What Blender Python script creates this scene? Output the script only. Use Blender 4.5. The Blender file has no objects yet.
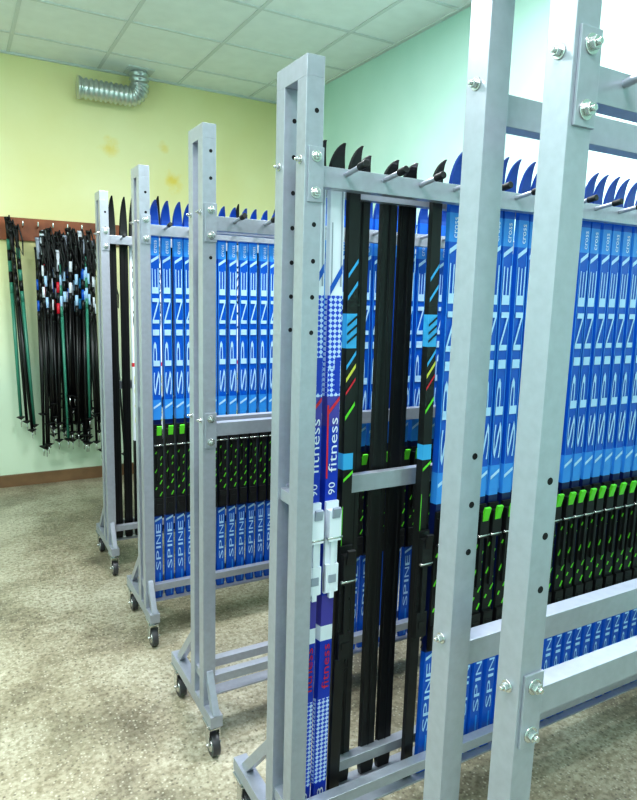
import bpy, bmesh, math, random
from mathutils import Vector, Matrix, Euler
random.seed(7)
scene = bpy.context.scene
try:
    scene.view_settings.view_transform = 'Standard'
    scene.view_settings.look = 'Medium High Contrast'
except Exception as e:
    print(e)

# ---------------------------------------------------------------- materials
def srgb(r, g, b):
    def f(c):
        c /= 255.0
        return c/12.92 if c <= 0.04045 else ((c+0.055)/1.055)**2.4
    return (f(r), f(g), f(b), 1.0)

def mat(name, col, rough=0.5, metal=0.0, emit=0.0, noise=0.0, nscale=30.0, spec=0.5):
    m = bpy.data.materials.new(name); m.use_nodes = True
    nt = m.node_tree; b = nt.nodes['Principled BSDF']
    b.inputs['Base Color'].default_value = col
    b.inputs['Roughness'].default_value = rough
    b.inputs['Metallic'].default_value = metal
    b.inputs['Specular IOR Level'].default_value = spec
    if emit:
        b.inputs['Emission Color'].default_value = col
        b.inputs['Emission Strength'].default_value = emit
    if noise:
        tc = nt.nodes.new('ShaderNodeTexCoord'); n = nt.nodes.new('ShaderNodeTexNoise')
        n.inputs['Scale'].default_value = nscale; n.inputs['Detail'].default_value = 4
        r = nt.nodes.new('ShaderNodeValToRGB')
        r.color_ramp.elements[0].position = 0.3; r.color_ramp.elements[1].position = 0.7
        r.color_ramp.elements[0].color = tuple(c*(1-noise) for c in col[:3])+(1,)
        r.color_ramp.elements[1].color = tuple(min(1, c*(1+noise*0.6)) for c in col[:3])+(1,)
        nt.links.new(tc.outputs['Object'], n.inputs['Vector'])
        nt.links.new(n.outputs['Fac'], r.inputs['Fac'])
        nt.links.new(r.outputs['Color'], b.inputs['Base Color'])
    return m

STEEL = mat('silver_powder_coat', srgb(168, 171, 183), 0.33, 0.45, noise=0.06, nscale=60)
ZINC  = mat('zinc_bolt', srgb(205, 205, 205), 0.25, 0.9)
HOLE  = mat('hole_dark', srgb(18, 18, 22), 0.9)
RUB   = mat('black_rubber', srgb(14, 14, 17), 0.55)
WHEEL = mat('wheel_grey', srgb(60, 60, 64), 0.45)
BLUE  = mat('ski_blue', srgb(12, 86, 186), 0.3)
BLUE2 = mat('ski_blue_light', srgb(56, 138, 218), 0.3)
NAVY  = mat('ski_navy', srgb(12, 28, 80), 0.3)
TIPB  = mat('ski_tip_blue', srgb(14, 58, 140), 0.3)
LET   = mat('ski_lettering', srgb(172, 206, 240), 0.4)
BLACK = mat('ski_base_black', srgb(12, 12, 15), 0.4)
GREEN = mat('binding_green', srgb(100, 205, 50), 0.4)
WHITE = mat('ski_white', srgb(222, 228, 240), 0.35)
RED   = mat('ski_red', srgb(200, 36, 56), 0.35)
PURP  = mat('ski_purple', srgb(72, 66, 160), 0.35)
ROYAL = mat('ski_royal', srgb(16, 56, 178), 0.3)
CYAN  = mat('ski_cyan', srgb(60, 160, 216), 0.3)
TEAL  = mat('pole_teal', srgb(60, 130, 110), 0.35)
ALU   = mat('duct_aluminium', srgb(200, 203, 205), 0.28, 0.85)
GOLD  = mat('ski_gold', srgb(205, 205, 80), 0.4)
GREY  = mat('ski_grey', srgb(150, 158, 175), .4)

def halftone():
    m = bpy.data.materials.new('ski_checker_fade'); m.use_nodes = True
    nt = m.node_tree; b = nt.nodes['Principled BSDF']; b.inputs['Roughness'].default_value = 0.35
    tc = nt.nodes.new('ShaderNodeTexCoord'); mp = nt.nodes.new('ShaderNodeMapping')
    mp.inputs['Rotation'].default_value = (0, math.radians(45), 0)
    ck = nt.nodes.new('ShaderNodeTexChecker'); ck.inputs['Scale'].default_value = 120
    ck.inputs['Color1'].default_value = srgb(20, 66, 200); ck.inputs['Color2'].default_value = srgb(190, 208, 240)
    nt.links.new(tc.outputs['Object'], mp.inputs['Vector']); nt.links.new(mp.outputs[0], ck.inputs['Vector'])
    nt.links.new(ck.outputs['Color'], b.inputs['Base Color'])
    return m
HALF = halftone()

# ---------------------------------------------------------------- mesh helpers
class MB:
    def __init__(s):
        s.bm = bmesh.new(); s.mats = []
    def mi(s, m):
        if m not in s.mats: s.mats.append(m)
        return s.mats.index(m)
    def box(s, c, size, m, rot=None):
        M = Matrix.Translation(c)
        if rot is not None: M = M @ rot.to_4x4()
        M = M @ Matrix.Diagonal((size[0], size[1], size[2], 1))
        r = bmesh.ops.create_cube(s.bm, size=1.0, matrix=M)
        i = s.mi(m)
        for v in r['verts']:
            for f in v.link_faces: f.material_index = i
    def beam(s, p0, p1, w, h, m):
        p0, p1 = Vector(p0), Vector(p1); d = p1-p0
        q = d.to_track_quat('Z', 'X').to_matrix()
        s.box((p0+p1)/2, (w, h, d.length), m, q)
    def cyl(s, p0, p1, r, m, seg=12, r2=None, smooth=True):
        p0, p1 = Vector(p0), Vector(p1); d = p1-p0
        M = Matrix.Translation((p0+p1)/2) @ d.to_track_quat('Z', 'X').to_matrix().to_4x4()
        res = bmesh.ops.create_cone(s.bm, cap_ends=True, segments=seg, radius1=r, radius2=r if r2 is None else r2, depth=d.length, matrix=M)
        i = s.mi(m); fs = set()
        for v in res['verts']:
            for f in v.link_faces: fs.add(f)
        for f in fs:
            f.material_index = i
            if smooth and len(f.verts) == 4: f.smooth = True
    def tube(s, pts, radii, m, seg=12):
        i = s.mi(m); rings = []
        up = Vector((0, 1, 0.01))
        for k, p in enumerate(pts):
            p = Vector(p)
            a = Vector(pts[max(0, k-1)]); b = Vector(pts[min(len(pts)-1, k+1)])
            t = (b-a).normalized()
            n = t.cross(up).normalized(); bn = t.cross(n).normalized()
            r = radii[k] if isinstance(radii, (list, tuple)) else radii
            rings.append([s.bm.verts.new(p + (n*math.cos(q)+bn*math.sin(q))*r) for q in [2*math.pi*j/seg for j in range(seg)]])
        for k in range(len(rings)-1):
            for j in range(seg):
                f = s.bm.faces.new((rings[k][j], rings[k][(j+1) % seg], rings[k+1][(j+1) % seg], rings[k+1][j]))
                f.material_index = i; f.smooth = True
        for rr in (rings[0], rings[-1]):
            f = s.bm.faces.new(rr); f.material_index = i
    def text(s, body, z0, z1, h, xc, y, m, space=1.0):
        cu = bpy.data.curves.new('t', 'FONT'); cu.body = body; cu.resolution_u = 2; cu.space_character = space
        ob = bpy.data.objects.new('t', cu); scene.collection.objects.link(ob)
        bpy.context.view_layer.update()
        me = bpy.data.meshes.new_from_object(ob)
        xs = [v.co.x for v in me.vertices]; ys = [v.co.y for v in me.vertices]
        x0, x1, y0, y1 = min(xs), max(xs), min(ys), max(ys)
        for v in me.vertices:
            u = (v.co.x-x0)/(x1-x0); w = (v.co.y-y0)/(y1-y0)
            v.co = Vector((xc - (w-0.5)*h, y, z0+u*(z1-z0)))
        n0 = len(s.bm.faces); s.bm.from_mesh(me); s.bm.faces.ensure_lookup_table()
        i = s.mi(m)
        for f in s.bm.faces[n0:]: f.material_index = i
        bpy.data.objects.remove(ob); bpy.data.curves.remove(cu); bpy.data.meshes.remove(me)
    def mesh(s, name):
        me = bpy.data.meshes.new(name)
        bmesh.ops.recalc_face_normals(s.bm, faces=s.bm.faces[:])
        s.bm.to_mesh(me); s.bm.free()
        for m in s.mats: me.materials.append(m)
        return me
    def obj(s, name, bevel=0.0):
        ob = bpy.data.objects.new(name, s.mesh(name)); scene.collection.objects.link(ob)
        if bevel:
            b = ob.modifiers.new('bevel', 'BEVEL'); b.width = bevel; b.segments = 2; b.limit_method = 'ANGLE'; b.angle_limit = math.radians(50)
        return ob

# ---------------------------------------------------------------- room
XL, XR, YB, YF, H = -1.7, 2.55, -1.7, 5.23, 3.1

def wall_mat(name, kind):
    m = bpy.data.materials.new(name); m.use_nodes = True
    nt = m.node_tree; b = nt.nodes['Principled BSDF']; b.inputs['Roughness'].default_value = 0.55
    N = nt.nodes.new; L = nt.links.new
    geo = N('ShaderNodeNewGeometry'); sep = N('ShaderNodeSeparateXYZ'); L(geo.outputs['Position'], sep.inputs[0])
    n1 = N('ShaderNodeTexNoise'); n1.inputs['Scale'].default_value = 1.3; n1.inputs['Detail'].default_value = 5
    L(geo.outputs['Position'], n1.inputs['Vector'])
    n2 = N('ShaderNodeTexNoise'); n2.inputs['Scale'].default_value = 14; n2.inputs['Detail'].default_value = 6
    L(geo.outputs['Position'], n2.inputs['Vector'])
    r = N('ShaderNodeValToRGB'); r.color_ramp.elements[0].position = 0.35; r.color_ramp.elements[1].position = 0.68
    L(n1.outputs['Fac'], r.inputs['Fac'])
    if kind == 'mint':
        r.color_ramp.elements[0].color = srgb(186, 224, 214); r.color_ramp.elements[1].color = srgb(204, 235, 226)
        out = r.outputs['Color']
    else:
        r.color_ramp.elements[0].color = srgb(236, 228, 168); r.color_ramp.elements[1].color = srgb(243, 238, 190)
        out = r.outputs['Color']
        ma = N('ShaderNodeMath'); ma.operation = 'MULTIPLY_ADD'; ma.inputs[1].default_value = 0.7
        L(n1.outputs['Fac'], ma.inputs[0]); L(sep.outputs['Z'], ma.inputs[2])
        r2 = N('ShaderNodeMapRange'); r2.inputs['From Min'].default_value = 1.2; r2.inputs['From Max'].default_value = 2.1
        L(ma.outputs[0], r2.inputs['Value'])
        mx = N('ShaderNodeMix'); mx.data_type = 'RGBA'
        mx.inputs['A'].default_value = srgb(204, 220, 198)
        L(r2.outputs[0], mx.inputs['Factor']); L(out, mx.inputs['B']); out = mx.outputs['Result']
        for (cx, cz, rad) in ((1.07, 2.55, 0.045), (1.56, 2.36, 0.05), (1.50, 2.62, 0.01)):
            cmb = N('ShaderNodeVectorMath'); cmb.operation = 'DISTANCE'; cmb.inputs[1].default_value = (cx, YF, cz)
            L(geo.outputs['Position'], cmb.inputs[0])
            ad = N('ShaderNodeMath'); ad.operation = 'MULTIPLY_ADD'; ad.inputs[1].default_value = 0.16
            L(n2.outputs['Fac'], ad.inputs[0]); L(cmb.outputs['Value'], ad.inputs[2])
            mr = N('ShaderNodeMapRange'); mr.inputs['From Min'].default_value = rad+0.03; mr.inputs['From Max'].default_value = rad+0.12
            mr.inputs['To Min'].default_value = 0.8; mr.inputs['To Max'].default_value = 0.0
            L(ad.outputs[0], mr.inputs['Value'])
            mm = N('ShaderNodeMix'); mm.data_type = 'RGBA'; mm.inputs['B'].default_value = srgb(238, 208, 74)
            L(mr.outputs[0], mm.inputs['Factor']); L(out, mm.inputs['A']); out = mm.outputs['Result']
    L(out, b.inputs['Base Color'])
    bp = N('ShaderNodeBump'); bp.inputs['Strength'].default_value = 0.12; L(n2.outputs['Fac'], bp.inputs['Height']); L(bp.outputs[0], b.inputs['Normal'])
    return m
YEL = wall_mat('yellow_paint', 'yellow'); MINT = wall_mat('mint_paint', 'mint')

def floor_mat():
    m = bpy.data.materials.new('worn_terrazzo_floor'); m.use_nodes = True
    nt = m.node_tree; b = nt.nodes['Principled BSDF']
    N = nt.nodes.new; L = nt.links.new
    geo = N('ShaderNodeNewGeometry')
    n1 = N('ShaderNodeTexNoise'); n1.inputs['Scale'].default_value = 1.8; n1.inputs['Detail'].default_value = 9; n1.inputs['Roughness'].default_value = 0.66
    n2 = N('ShaderNodeTexNoise'); n2.inputs['Scale'].default_value = 55; n2.inputs['Detail'].default_value = 4; n2.inputs['Roughness'].default_value = 0.65
    vo = N('ShaderNodeTexVoronoi'); vo.inputs['Scale'].default_value = 95
    vd = N('ShaderNodeTexVoronoi'); vd.inputs['Scale'].default_value = 70
    for n in (n1, n2, vo, vd): L(geo.outputs['Position'], n.inputs['Vector'])
    r = N('ShaderNodeValToRGB'); e = r.color_ramp.elements
    e[0].position = 0.36; e[0].color = srgb(116, 109, 94); e[1].position = 0.62; e[1].color = srgb(190, 184, 166)
    x = e.new(0.48); x.color = srgb(158, 150, 131)
    L(n1.outputs['Fac'], r.inputs['Fac'])
    r2 = N('ShaderNodeValToRGB'); e = r2.color_ramp.elements
    e[0].position = 0.38; e[0].color = srgb(158, 150, 132); e[1].position = 0.58; e[1].color = (1, 1, 1, 1)
    L(n2.outputs['Fac'], r2.inputs['Fac'])
    mx = N('ShaderNodeMix'); mx.data_type = 'RGBA'; mx.blend_type = 'MULTIPLY'; mx.inputs['Factor'].default_value = 0.6
    L(r.outputs[0], mx.inputs['A']); L(r2.outputs[0], mx.inputs['B'])
    def chips(v, col, prev, lo, hi, ch, amt):
        sp = N('ShaderNodeSeparateColor'); L(v.outputs['Color'], sp.inputs[0])
        gt = N('ShaderNodeMath'); gt.operation = 'GREATER_THAN'; gt.inputs[1].default_value = ch; L(sp.outputs[0], gt.inputs[0])
        r3 = N('ShaderNodeMapRange'); r3.inputs['From Min'].default_value = lo; r3.inputs['From Max'].default_value = hi; r3.inputs['To Min'].default_value = amt; r3.inputs['To Max'].default_value = 0
        L(v.outputs['Distance'], r3.inputs['Value'])
        mu = N('ShaderNodeMath'); mu.operation = 'MULTIPLY'; L(gt.outputs[0], mu.inputs[0]); L(r3.outputs[0], mu.inputs[1])
        q = N('ShaderNodeMix'); q.data_type = 'RGBA'; q.inputs['B'].default_value = col
        L(mu.outputs[0], q.inputs['Factor']); L(prev, q.inputs['A']); return q.outputs['Result']
    o = chips(vo, srgb(212, 207, 192), mx.outputs['Result'], 0.2, 0.42, 0.68, 0.5)
    o = chips(vd, srgb(70, 63, 52), o, 0.20, 0.38, 0.68, 0.6)
    L(o, b.inputs['Base Color'])
    b.inputs['Roughness'].default_value = 0.3
    bp = N('ShaderNodeBump'); bp.inputs['Strength'].default_value = 0.03; L(n2.outputs['Fac'], bp.inputs['Height']); L(bp.outputs[0], b.inputs['Normal'])
    return m
FLOOR = floor_mat()
TILE = mat('ceiling_tile', srgb(240, 244, 244), 0.85, noise=0.04, nscale=9)
GRID = mat('ceiling_grid_white', srgb(216, 221, 221), 0.6)
WOOD = mat('rail_wood', srgb(150, 82, 48), 0.5, noise=0.35, nscale=8)
BASEW = mat('baseboard_brown', srgb(120, 92, 66), 0.5, noise=0.2, nscale=8)

def slab(name, c, s, m):
    b = MB(); b.box(c, s, m); return b.obj(name)
T = 0.12
cx, cy = (XL+XR)/2, (YB+YF)/2
slab('floor', (cx, cy, -T/2), (XR-XL+2*T, YF-YB+2*T, T), FLOOR)
slab('wall_far', (cx, YF+T/2, H/2), (XR-XL+2*T, T, H), YEL)
slab('wall_near', (cx, YB-T/2, H/2), (XR-XL+2*T, T, H), MINT)
slab('wall_right', (XR+T/2, cy, H/2), (T, YF-YB, H), MINT)
slab('wall_left', (XL-T/2, cy, H/2), (T, YF-YB, H), MINT)
slab('ceiling', (cx, cy, H+T/2), (XR-XL+2*T, YF-YB+2*T, T), TILE)
slab('baseboard_far', (cx, YF-0.012, 0.045), (XR-XL-0.06, 0.024, 0.09), BASEW)
slab('baseboard_right', (XR-0.012, cy, 0.045), (0.024, YF-YB-0.06, 0.09), BASEW)
g = MB()
x = XR-0.35
while x > XL:
    g.box((x, cy, H-0.003), (0.022, YF-YB-0.01, 0.006), GRID); x -= 0.6
y = YF-0.4
while y > YB:
    g.box((cx, y, H-0.0025), (XR-XL-0.01, 0.022, 0.005), GRID); y -= 0.6
g.box((cx, YF-0.012, H-0.006), (XR-XL-0.01, 0.024, 0.012), GRID)
g.box((XR-0.012, cy, H-0.006), (0.024, YF-YB-0.01, 0.012), GRID)
g.obj('trim_1')

# light panels
LP = mat('light_diffuser', (1, 1, 1, 1), 0.5, emit=3.0)
for (lx, ly, pw) in ((-0.35, 0.3, 36), (1.85, 1.35, 62), (-0.75, 2.45, 56), (0.95, 2.4, 48), (0.2, -1.0, 26)):
    b = MB(); b.box((lx, ly, H-0.02), (0.58, 0.58, 0.02), LP)
    for sx, sy, wx, wy in ((0.3, 0, 0.02, 0.62), (-0.3, 0, 0.02, 0.62), (0, 0.3, 0.62, 0.02), (0, -0.3, 0.62, 0.02)):
        b.box((lx+sx, ly+sy, H-0.02), (wx, wy, 0.028), GRID)
    o = b.obj('ceiling_light_panel')
    ld = bpy.data.lights.new('panel_lamp', 'AREA'); ld.shape = 'SQUARE'; ld.size = 0.56; ld.energy = pw; ld.color = (0.94, 0.975, 1.0)
    lo = bpy.data.objects.new('panel_lamp', ld); scene.collection.objects.link(lo); lo.location = (lx, ly, H-0.04); lo.parent = o

# ---------------------------------------------------------------- ski racks
PX, LEN, W = 0.655, 1.66, 0.041
TOP = 1.975

def hexbolt(b, p, d, r=0.008):
    p = Vector(p); d = Vector(d)
    b.cyl(p, p+d*0.002, r*1.5, ZINC, 16)
    b.cyl(p+d*0.002, p+d*0.009, r, ZINC, 6, smooth=False)
    b.cyl(p+d*0.009, p+d*0.014, r*0.5, ZINC, 10)

def caster(b, x, y):
    b.box((x, y, 0.112), (0.052, 0.056, 0.006), ZINC)
    b.cyl((x, y, 0.112), (x, y, 0.095), 0.02, ZINC, 16)
    for s in (-1, 1):
        b.box((x+s*0.018, y-0.008, 0.068), (0.004, 0.034, 0.062), ZINC)
    b.box((x, y-0.004, 0.096), (0.040, 0.044, 0.005), ZINC)
    b.cyl((x-0.012, y-0.014, 0.0385), (x+0.012, y-0.014, 0.0385), 0.038, WHEEL, 28)
    b.cyl((x-0.014, y-0.014, 0.0385), (x+0.014, y-0.014, 0.0385), 0.023, ZINC, 20)
    b.cyl((x-0.025, y-0.014, 0.0385), (x+0.025, y-0.014, 0.0385), 0.006, ZINC, 10)

def rack(yn, sep, topz, mids, pegs=(1, 1), holes=(1.2, 1.93)):
    b = MB(); yf = yn+sep; ym = (yn+yf)/2
    for px in (PX, PX+LEN):
        for y in (yn, yf):
            b.box((px, y, (0.155+TOP-W)/2), (W, W, TOP-W-0.155), STEEL)
            z = holes[0]
            while z < holes[1]:
                b.cyl((px+0.004, y-W/2+0.001, z), (px+0.004, y-W/2-0.0006, z), 0.0052, HOLE, 12)
                z += 0.075
        b.box((px, ym, TOP-W/2), (W, sep+W, W), STEEL)
        f0, f1 = yn-0.09, yn+0.345
        b.box((px, (f0+f1)/2, 0.135), (W, f1-f0, 0.04), STEEL)
        b.beam((px, f0+0.012, 0.15), (px, yn-0.012, 0.27), 0.028, 0.022, STEEL)
        b.beam((px, f1-0.05, 0.15), (px, yf+0.012, 0.36), 0.028, 0.022, STEEL)
        b.box((px, ym, 0.24), (0.03, sep, 0.03), STEEL)
        caster(b, px, f0+0.045); caster(b, px, f1-0.035)
    x0, x1 = PX+W/2, PX+LEN-W/2; xc = (x0+x1)/2; L = x1-x0
    def bar(y, z, h=0.042, w=0.03, plate=True, side=-1):
        b.box((xc, y, z), (L, w, h), STEEL)
        if plate:
            for px, s in ((PX, 1), (PX+LEN, -1)):
                yy = y+side*(W/2+0.002)
                b.box((px+s*0.004, yy, z), (0.036, 0.004, 0.11), STEEL)
                for dz in (-0.036, 0.036):
                    hexbolt(b, (px+s*0.004, yy+side*0.002, z+dz), (0, side, 0))
                hexbolt(b, (px-s*(W/2), y, z+0.03), (-s, 0, 0), 0.006)
    bar(yn, topz, side=-1); bar(yf, topz, side=1)
    for (where, z) in mids:
        if where == 'both': bar(yn, z, side=-1); bar(yf, z, side=1)
        else:
            yb = yn+0.085
            b.box((xc, yb, z), (L+W, 0.022, 0.045), STEEL)
            for px in (PX, PX+LEN): b.box((px, ym, z), (0.028, sep, 0.028), STEEL)
    bar(yn, 0.235, 0.030, 0.028, plate=False); bar(yf, 0.235, 0.030, 0.028, plate=False)
    b.box((xc, yn+0.042, 0.158), (L+W, 0.05, 0.006), STEEL)
    b.box((xc, yn+0.108, 0.158), (L+W, 0.05, 0.006), STEEL)
    n = int(L/0.1)
    for i in range(n):
        x = x0+0.06+i*0.1
        for y, s, on in ((yn, -1, pegs[0]), (yf, 1, pegs[1])):
            if not on: continue
            p0 = Vector((x, y+s*0.014, topz+0.008)); p1 = Vector((x, y+s*0.07, topz+0.016)); p2 = Vector((x, y+s*0.095, topz+0.020))
            b.cyl(p0, p1, 0.0055, STEEL, 10); b.cyl(p1, p2, 0.008, RUB, 12)
    return b.obj('ski_storage_rack', 0.0025)

Y0, Y1, Y2, Y3, Y4 = 0.572, 1.23, 1.86, 2.60, 3.38
rack(Y0, 0.14, 1.76, [('both', 0.945)], holes=(1.12, 1.3))
rack(Y1, 0.10, 1.745, [('in', 1.035)], holes=(1.42, 1.93))
rack(Y2, 0.09, 1.70, [('both', 1.08)], holes=(1.6, 1.93))
rack(Y3, 0.085, 1.735, [('in', 1.03)], (1, 0), (1.8, 1.93))
rack(Y4, 0.085, 1.745, [('in', 1.0)], (1, 0), (1.8, 1.93))

# ---------------------------------------------------------------- skis
def ski_body(b, top, segs, bot=0.163, w=0.022, tipc=BLACK, hook=0.03, bend=1.765):
    """loft; front (top sheet) faces -Y, base faces +Y.  segs: list of (z_lo, z_hi, mat)"""
    zs = sorted(set([bot, bot+0.02] + [s[0] for s in segs] + [s[1] for s in segs] + [bend]))
    zs = [z for z in zs if bot <= z <= bend]
    rows = []
    for z in zs:
        u = (z-bot)/(bend-bot)
        hw = w*(1.0-0.10*math.sin(math.pi*u)); th = 0.009+0.012*math.sin(math.pi*min(1, u))**1.5
        if z == bot: hw *= 0.85
        rows.append((z, hw, 0.0, th))
    for k in range(1, 9):
        u = k/8; z = bend+(top-bend)*math.sin(u*1.3)/math.sin(1.3)
        rows.append((z, w*(0.86*(1-u**1.5)+0.14), -hook*u*u, 0.008-0.004*u))
    vs = []
    for (z, hw, yo, th) in rows:
        vs.append([b.bm.verts.new((-hw, yo, z)), b.bm.verts.new((-hw*0.82, yo-th, z)), b.bm.verts.new((hw*0.82, yo-th, z)), b.bm.verts.new((hw, yo, z))])
    ib = b.mi(BLACK); it = b.mi(tipc)
    for k in range(len(vs)-1):
        zm = (rows[k][0]+rows[k+1][0])/2; m = it
        for (a, c, mm) in segs:
            if a <= zm <= c: m = b.mi(mm)
        for j in range(4):
            f = b.bm.faces.new((vs[k][j], vs[k][(j+1) % 4], vs[k+1][(j+1) % 4], vs[k+1][j]))
            f.material_index = ib if j == 3 else m
    f = b.bm.faces.new(vs[0]); f.material_index = ib
    f = b.bm.faces.new(vs[-1]); f.material_index = it

def front(z, bot=0.163, bend=1.765):
    u = (z-bot)/(bend-bot); return -(0.009+0.012*math.sin(math.pi*min(1, max(0, u)))**1.5)

def strip(b, z0, z1, x, w, m, e=0.0008):
    n = max(1, int((z1-z0)/0.12)); i = b.mi(m)
    for k in range(n):
        a = z0+(z1-z0)*k/n; c = z0+(z1-z0)*(k+1)/n
        v = [b.bm.verts.new((x+dx, front(z)-e-0.0006, z)) for z, dx in ((a, -w/2), (a, w/2), (c, w/2), (c, -w/2))]
        f = b.bm.faces.new(v); f.material_index = i

def slash(b, z0, z1, m, x0=-0.0155, x1=0.0155, rise=0.035):
    i = b.mi(m); e = 0.0018
    v = [b.bm.verts.new((x, front(z)-e, z)) for x, z in ((x0, z0), (x1, z0+rise), (x1, z1+rise), (x0, z1))]
    f = b.bm.faces.new(v); f.material_index = i

def letters(b, body, z0, z1, h, m, xc=0.0):
    """each letter separately, so the lettering follows the ski surface"""
    ws = [0.45 if ch == 'I' else 1.0 for ch in body]; st = (z1-z0)/sum(ws); a = z0
    for ch, wv in zip(body, ws):
        wd = st*0.84 if ch != 'I' else st*0.2
        o = (st*wv-wd)/2
        b.text(ch, a+o, a+o+wd, h, xc, min(front(a), front(a+st))-0.0016, m)
        a += st*wv

def binding(b, zlo, zhi, body, accent, white=False):
    yb = front((zlo+zhi)/2)
    L = zhi-zlo
    b.box((0, yb-0.004, (zlo+zhi)/2), (0.034, 0.009, L), body)
    b.box((0, yb-0.012, zhi-0.16), (0.012, 0.010, 0.16), body)
    b.box((0, yb-0.016, zhi-0.055), (0.032, 0.018, 0.075), body)
    b.cyl((-0.02, yb-0.022, zhi-0.085), (0.02, yb-0.022, zhi-0.085), 0.004, ZINC, 8)
    b.box((0, yb-0.027, zhi-0.022), (0.020 if not white else 0.02, 0.008, 0.040 if not white else 0.025), accent, Euler((0.25, 0, 0)).to_matrix())
    b.box((0, yb-0.010, zlo+0.04), (0.034, 0.012, 0.07), body)
    b.box((0, yb-0.0165, zlo+0.04), (0.020, 0.003, 0.02), accent if white else RUB)
    if not white:
        for k in range(9):
            b.box((0.011 if k % 3 else -0.009, yb-0.0092, zhi-0.12-k*0.026), (0.004, 0.002, 0.012+0.008*(k % 2)), accent, Euler((0, 0.5, 0)).to_matrix())

def make_blue():
    b = MB()
    ski_body(b, 1.855, [(0.163, 0.30, BLUE), (0.30, 0.54, BLUE), (0.54, 0.965, NAVY), (0.965, 1.05, BLUE2), (1.05, 1.64, BLUE), (1.64, 1.71, BLUE2), (1.71, 1.765, BLUE)], tipc=TIPB)
    letters(b, 'SPINE', 1.06, 1.60, 0.027, LET)
    letters(b, 'SPINE', 0.29, 0.51, 0.021, LET)
    b.text('cross', 1.65, 1.70, 0.011, 0.003, front(1.65)-0.0016, WHITE)
    strip(b, 0.98, 1.62, 0.0168, 0.0022, BLUE2); strip(b, 0.98, 1.62, -0.0168, 0.0022, BLUE2)
    strip(b, 0.17, 0.28, 0.006, 0.006, BLUE2)
    slash(b, 1.61, 1.622, LET, rise=0.02); slash(b, 1.01, 1.02, LET, rise=0.02)
    slash(b, 0.515, 0.525, LET, rise=0.015)
    binding(b, 0.55, 0.945, RUB, GREEN)
    return b.mesh('blue_ski')

def make_fitness():
    b = MB()
    ski_body(b, 1.825, [(0.163, 0.26, ROYAL), (0.26, 0.50, HALF), (0.50, 0.66, ROYAL), (0.66, 0.70, WHITE), (0.70, 0.78, PURP), (0.78, 1.09, ROYAL),
                       (1.09, 1.20, ROYAL), (1.20, 1.27, PURP), (1.27, 1.50, HALF), (1.50, 1.765, WHITE)], tipc=BLACK)
    b.text('fitness', 1.09, 1.22, 0.022, 0.0, front(1.09)-0.0022, WHITE)
    strip(b, 1.075, 1.25, -0.0145, 0.005, RED)
    slash(b, 1.225, 1.235, RED)
    b.text('fitness', 0.53, 0.65, 0.020, 0.0, front(0.65)-0.0022, RED)
    b.text('90', 1.035, 1.065, 0.018, 0.0, front(1.03)-0.0014, WHITE)
    b.text('8', 0.22, 0.245, 0.018, 0.0, front(0.25)-0.0016, WHITE)
    strip(b, 1.52, 1.74, 0.012, 0.004, GREY); strip(b, 1.52, 1.66, -0.012, 0.003, GREY)
    slash(b, 1.50, 1.52, BLUE, rise=0.05)
    strip(b, 1.28, 1.36, 0.008, 0.014, ROYAL)
    binding(b, 0.79, 1.02, WHITE, GREY, True)
    return b.mesh('fitness_ski')

def make_cyan():
    b = MB()
    segs = [(0.163, 1.09, BLACK), (1.09, 1.13, CYAN), (1.13, 1.38, BLACK), (1.38, 1.46, CYAN), (1.46, 1.765, BLACK)]
    ski_body(b, 1.825, segs, w=0.018)
    x0, x1 = -0.013, 0.013
    for z in (1.39, 1.41, 1.43): slash(b, z, z+0.006, BLACK, x0, x1, 0.02)
    slash(b, 1.49, 1.50, CYAN, x0, x1); slash(b, 1.54, 1.55, CYAN, x0, x1)
    slash(b, 1.33, 1.34, CYAN, x0, x1); slash(b, 1.30, 1.31, GOLD, x0, x1); slash(b, 1.27, 1.277, RED, x0, x1)
    slash(b, 1.21, 1.22, GREEN, x0, x1); slash(b, 1.06, 1.068, GREEN, x0, x1, 0.02)
    strip(b, 0.62, 1.0, -0.012, 0.002, GREEN)
    binding(b, 0.60, 0.90, RUB, RUB)
    return b.mesh('cyan_ski')

def make_black(top=1.825, w=0.022):
    b = MB()
    ski_body(b, top, [(0.163, 1.765, BLACK)], w=w)
    strip(b, 0.2, 1.75, 0.0, 0.003, HOLE)
    return b.mesh('black_ski')

def make_whiteblack():
    b = MB()
    ski_body(b, 1.98, [(0.163, 0.7, BLACK), (0.7, 1.1, WHITE), (1.1, 1.12, RED), (1.12, 1.765, WHITE)])
    b.text('CLASSIC', 1.3, 1.7, 0.024, 0, front(1.3)-0.0022, BLACK)
    b.text('RACE', 0.8, 1.05, 0.024, 0, front(.96)-0.0022, GOLD)
    return b.mesh('white_ski')

BL, FI, CY, BK, WB = make_blue(), make_fitness(), make_cyan(), make_black(w=0.0265), make_whiteblack()
BK2 = make_black(1.96)

def row(name, items):
    e = bpy.data.objects.new(name, None); scene.collection.objects.link(e); e.empty_display_size = 0.1
    for i, (me, x, y) in enumerate(items):
        o = bpy.data.objects.new('ski_%d' % (i+1), me); scene.collection.objects.link(o)
        o.location = (x, y, 0)
        o.rotation_euler = (0, random.uniform(-0.0025, 0.0025), 0)
        o.parent = e
    return e
SK = 0.047
def blues(x0, x1, Y):
    out = []; x = x0
    while x < x1:
        out.append((BL, x+random.uniform(-0.0015, 0.0015), Y+SK+random.uniform(-0.002, 0.002))); x += 0.048
    return out
row('cross_country_skis', blues(1.085, 2.27, Y1))
row('cross_country_skis', [(FI, 0.703, Y1+SK), (FI, 0.750, Y1+SK)])
row('cross_country_skis', [(CY, 0.793, Y1+SK), (CY, 1.035, Y1+SK)])
row('cross_country_skis', [(BK, x, Y1+0.118) for x in (0.862, 0.945, 1.003)])
row('cross_country_skis', blues(1.10, 2.27, Y2))
row('cross_country_skis', blues(0.707, 2.27, Y3))
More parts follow.
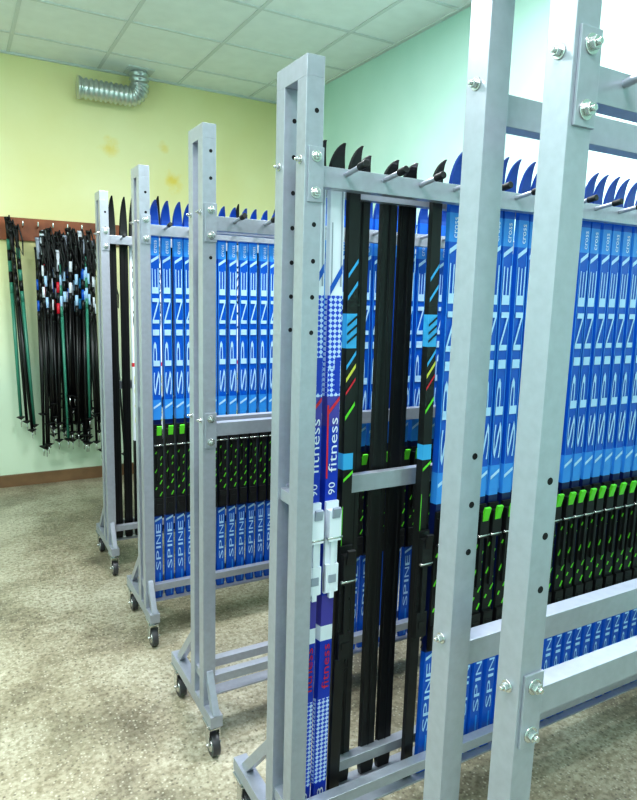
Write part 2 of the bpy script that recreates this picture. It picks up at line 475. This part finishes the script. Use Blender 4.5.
row('cross_country_skis', [(BK2, 0.705, Y4+SK), (BK2, 0.757, Y4+SK), (WB, 0.81, Y4+SK), (WB, 0.862, Y4+SK)] + [((BK if i % 3 else WB), 0.93+i*0.075, Y4+SK) for i in range(17)])

# ---------------------------------------------------------------- wall rail and poles
b = MB(); b.box((0.35, YF-0.014, 1.91), (1.6, 0.026, 0.16), WOOD)
for i in range(15):
    x = -0.36+i*0.1
    b.cyl((x, YF-0.02, 1.925), (x, YF-0.085, 1.935), 0.006, ZINC, 8); b.cyl((x, YF-0.085, 1.93), (x, YF-0.085, 1.965), 0.006, ZINC, 8)
b.obj('coat_hook_rail', 0.002)

def pole(b, x, y, ztop, L, lean, shaft, patt, grip=RUB, dy=0.0, r=0.009):
    t = Vector((x, y, ztop)); d = Vector((lean, dy, -1)).normalized()
    P = lambda s: t+d*s
    b.cyl(P(0), P(0.02), 0.019, grip, 10, 0.018)
    b.cyl(P(0.02), P(0.15), 0.016, grip, 10, 0.011)
    k = 0.15
    while k < 0.50:
        b.cyl(P(k), P(k+0.075), r, patt if int(k*20) % 3 else shaft, 8); k += 0.075
    b.cyl(P(0.5), P(L-0.08), r, shaft, 8, r*0.75)
    b.cyl(P(L-0.075), P(L-0.06), 0.032, RUB, 10, 0.012)
    b.cyl(P(L-0.06), P(L), 0.005, ZINC, 6, 0.002)
    q = [P(0.03), P(0.02)+Vector((0.012, -0.02, 0.03)), P(0.08)+Vector((0.035, -0.025, -0.02)), P(0.17)+Vector((0.03, -0.02, -0.03)), P(0.13)+Vector((0.005, -0.012, 0)), P(0.06)]
    b.tube(q, 0.005, RUB, 6)
b = MB()
pats = [LET, BLUE, CYAN, WHITE, WHITE, RED, LET, BLACK]
for i in range(60):
    x = 0.52+0.38*(i/59)+random.uniform(-0.025, 0.025)
    zt = 1.88+random.uniform(-0.12, 0.05)
    pole(b, x, YF-0.13-random.uniform(0, 0.10), zt, random.uniform(1.25, 1.62), random.uniform(-0.04, 0.04)+(0.70-x)*0.08, TEAL if i % 12 == 5 else BLACK, random.choice(pats), grip=random.choice([RUB, RUB, RUB, WHITE, GREY]), r=0.012)
b.obj('hanging_ski_poles')
b = MB()
for i, x in enumerate((0.335, 0.355, 0.385, 0.35)):
    pole(b, x, YF-0.13-0.02*i, 1.98-0.03*i, 1.5, 0.02+0.012*i, BLACK if i % 2 else TEAL, BLACK, r=0.014)
b.obj('hanging_ski_poles')
b = MB()
for i, x in enumerate((0.97, 1.0, 1.03)):
    pole(b, x, YF-0.13-0.02*i, 1.60-0.02*i, 1.42, -0.03+0.04*i, TEAL if i == 1 else BLACK, ZINC)
b.obj('hanging_ski_poles')

# ---------------------------------------------------------------- duct
b = MB(); path = []
for i in range(40): path.append(Vector((0.85+0.34*i/39, YF-0.13, 2.915)))
for i in range(1, 26):
    a = math.radians(90*i/25); path.append(Vector((1.19+0.08*math.sin(a), YF-0.13, 2.915+0.08*(1-math.cos(a)))))
for i in range(1, 12): path.append(Vector((1.27, YF-0.13, 2.995+0.105*i/11)))
b.tube(path, [0.066+(0.006 if k % 4 < 2 else -0.004) for k in range(len(path))], ALU, 24)
b.box((1.27, YF-0.13, H-0.003), (0.19, 0.19, 0.006), GRID)
b.cyl((0.83, YF-0.13, 2.915), (0.85, YF-0.13, 2.915), 0.077, ALU, 24)
b.obj('ventilation_duct')

# ---------------------------------------------------------------- world + camera
w = bpy.data.worlds.new('World'); scene.world = w; w.use_nodes = True
w.node_tree.nodes['Background'].inputs[0].default_value = (0.9, 0.95, 1, 1); w.node_tree.nodes['Background'].inputs[1].default_value = 0.4
cam = bpy.data.cameras.new('camera'); co = bpy.data.objects.new('camera', cam); scene.collection.objects.link(co)
cam.sensor_fit = 'HORIZONTAL'; cam.sensor_width = 36; cam.lens = 640/637*36; cam.clip_start = 0.02
M = Matrix.Rotation(math.radians(-29.4), 4, 'Z') @ Matrix.Rotation(math.radians(90-9.3), 4, 'X') @ Matrix.Rotation(math.radians(1.6), 4, 'Z')
co.matrix_world = Matrix.Translation((0, 0, 1.5)) @ M
scene.camera = co
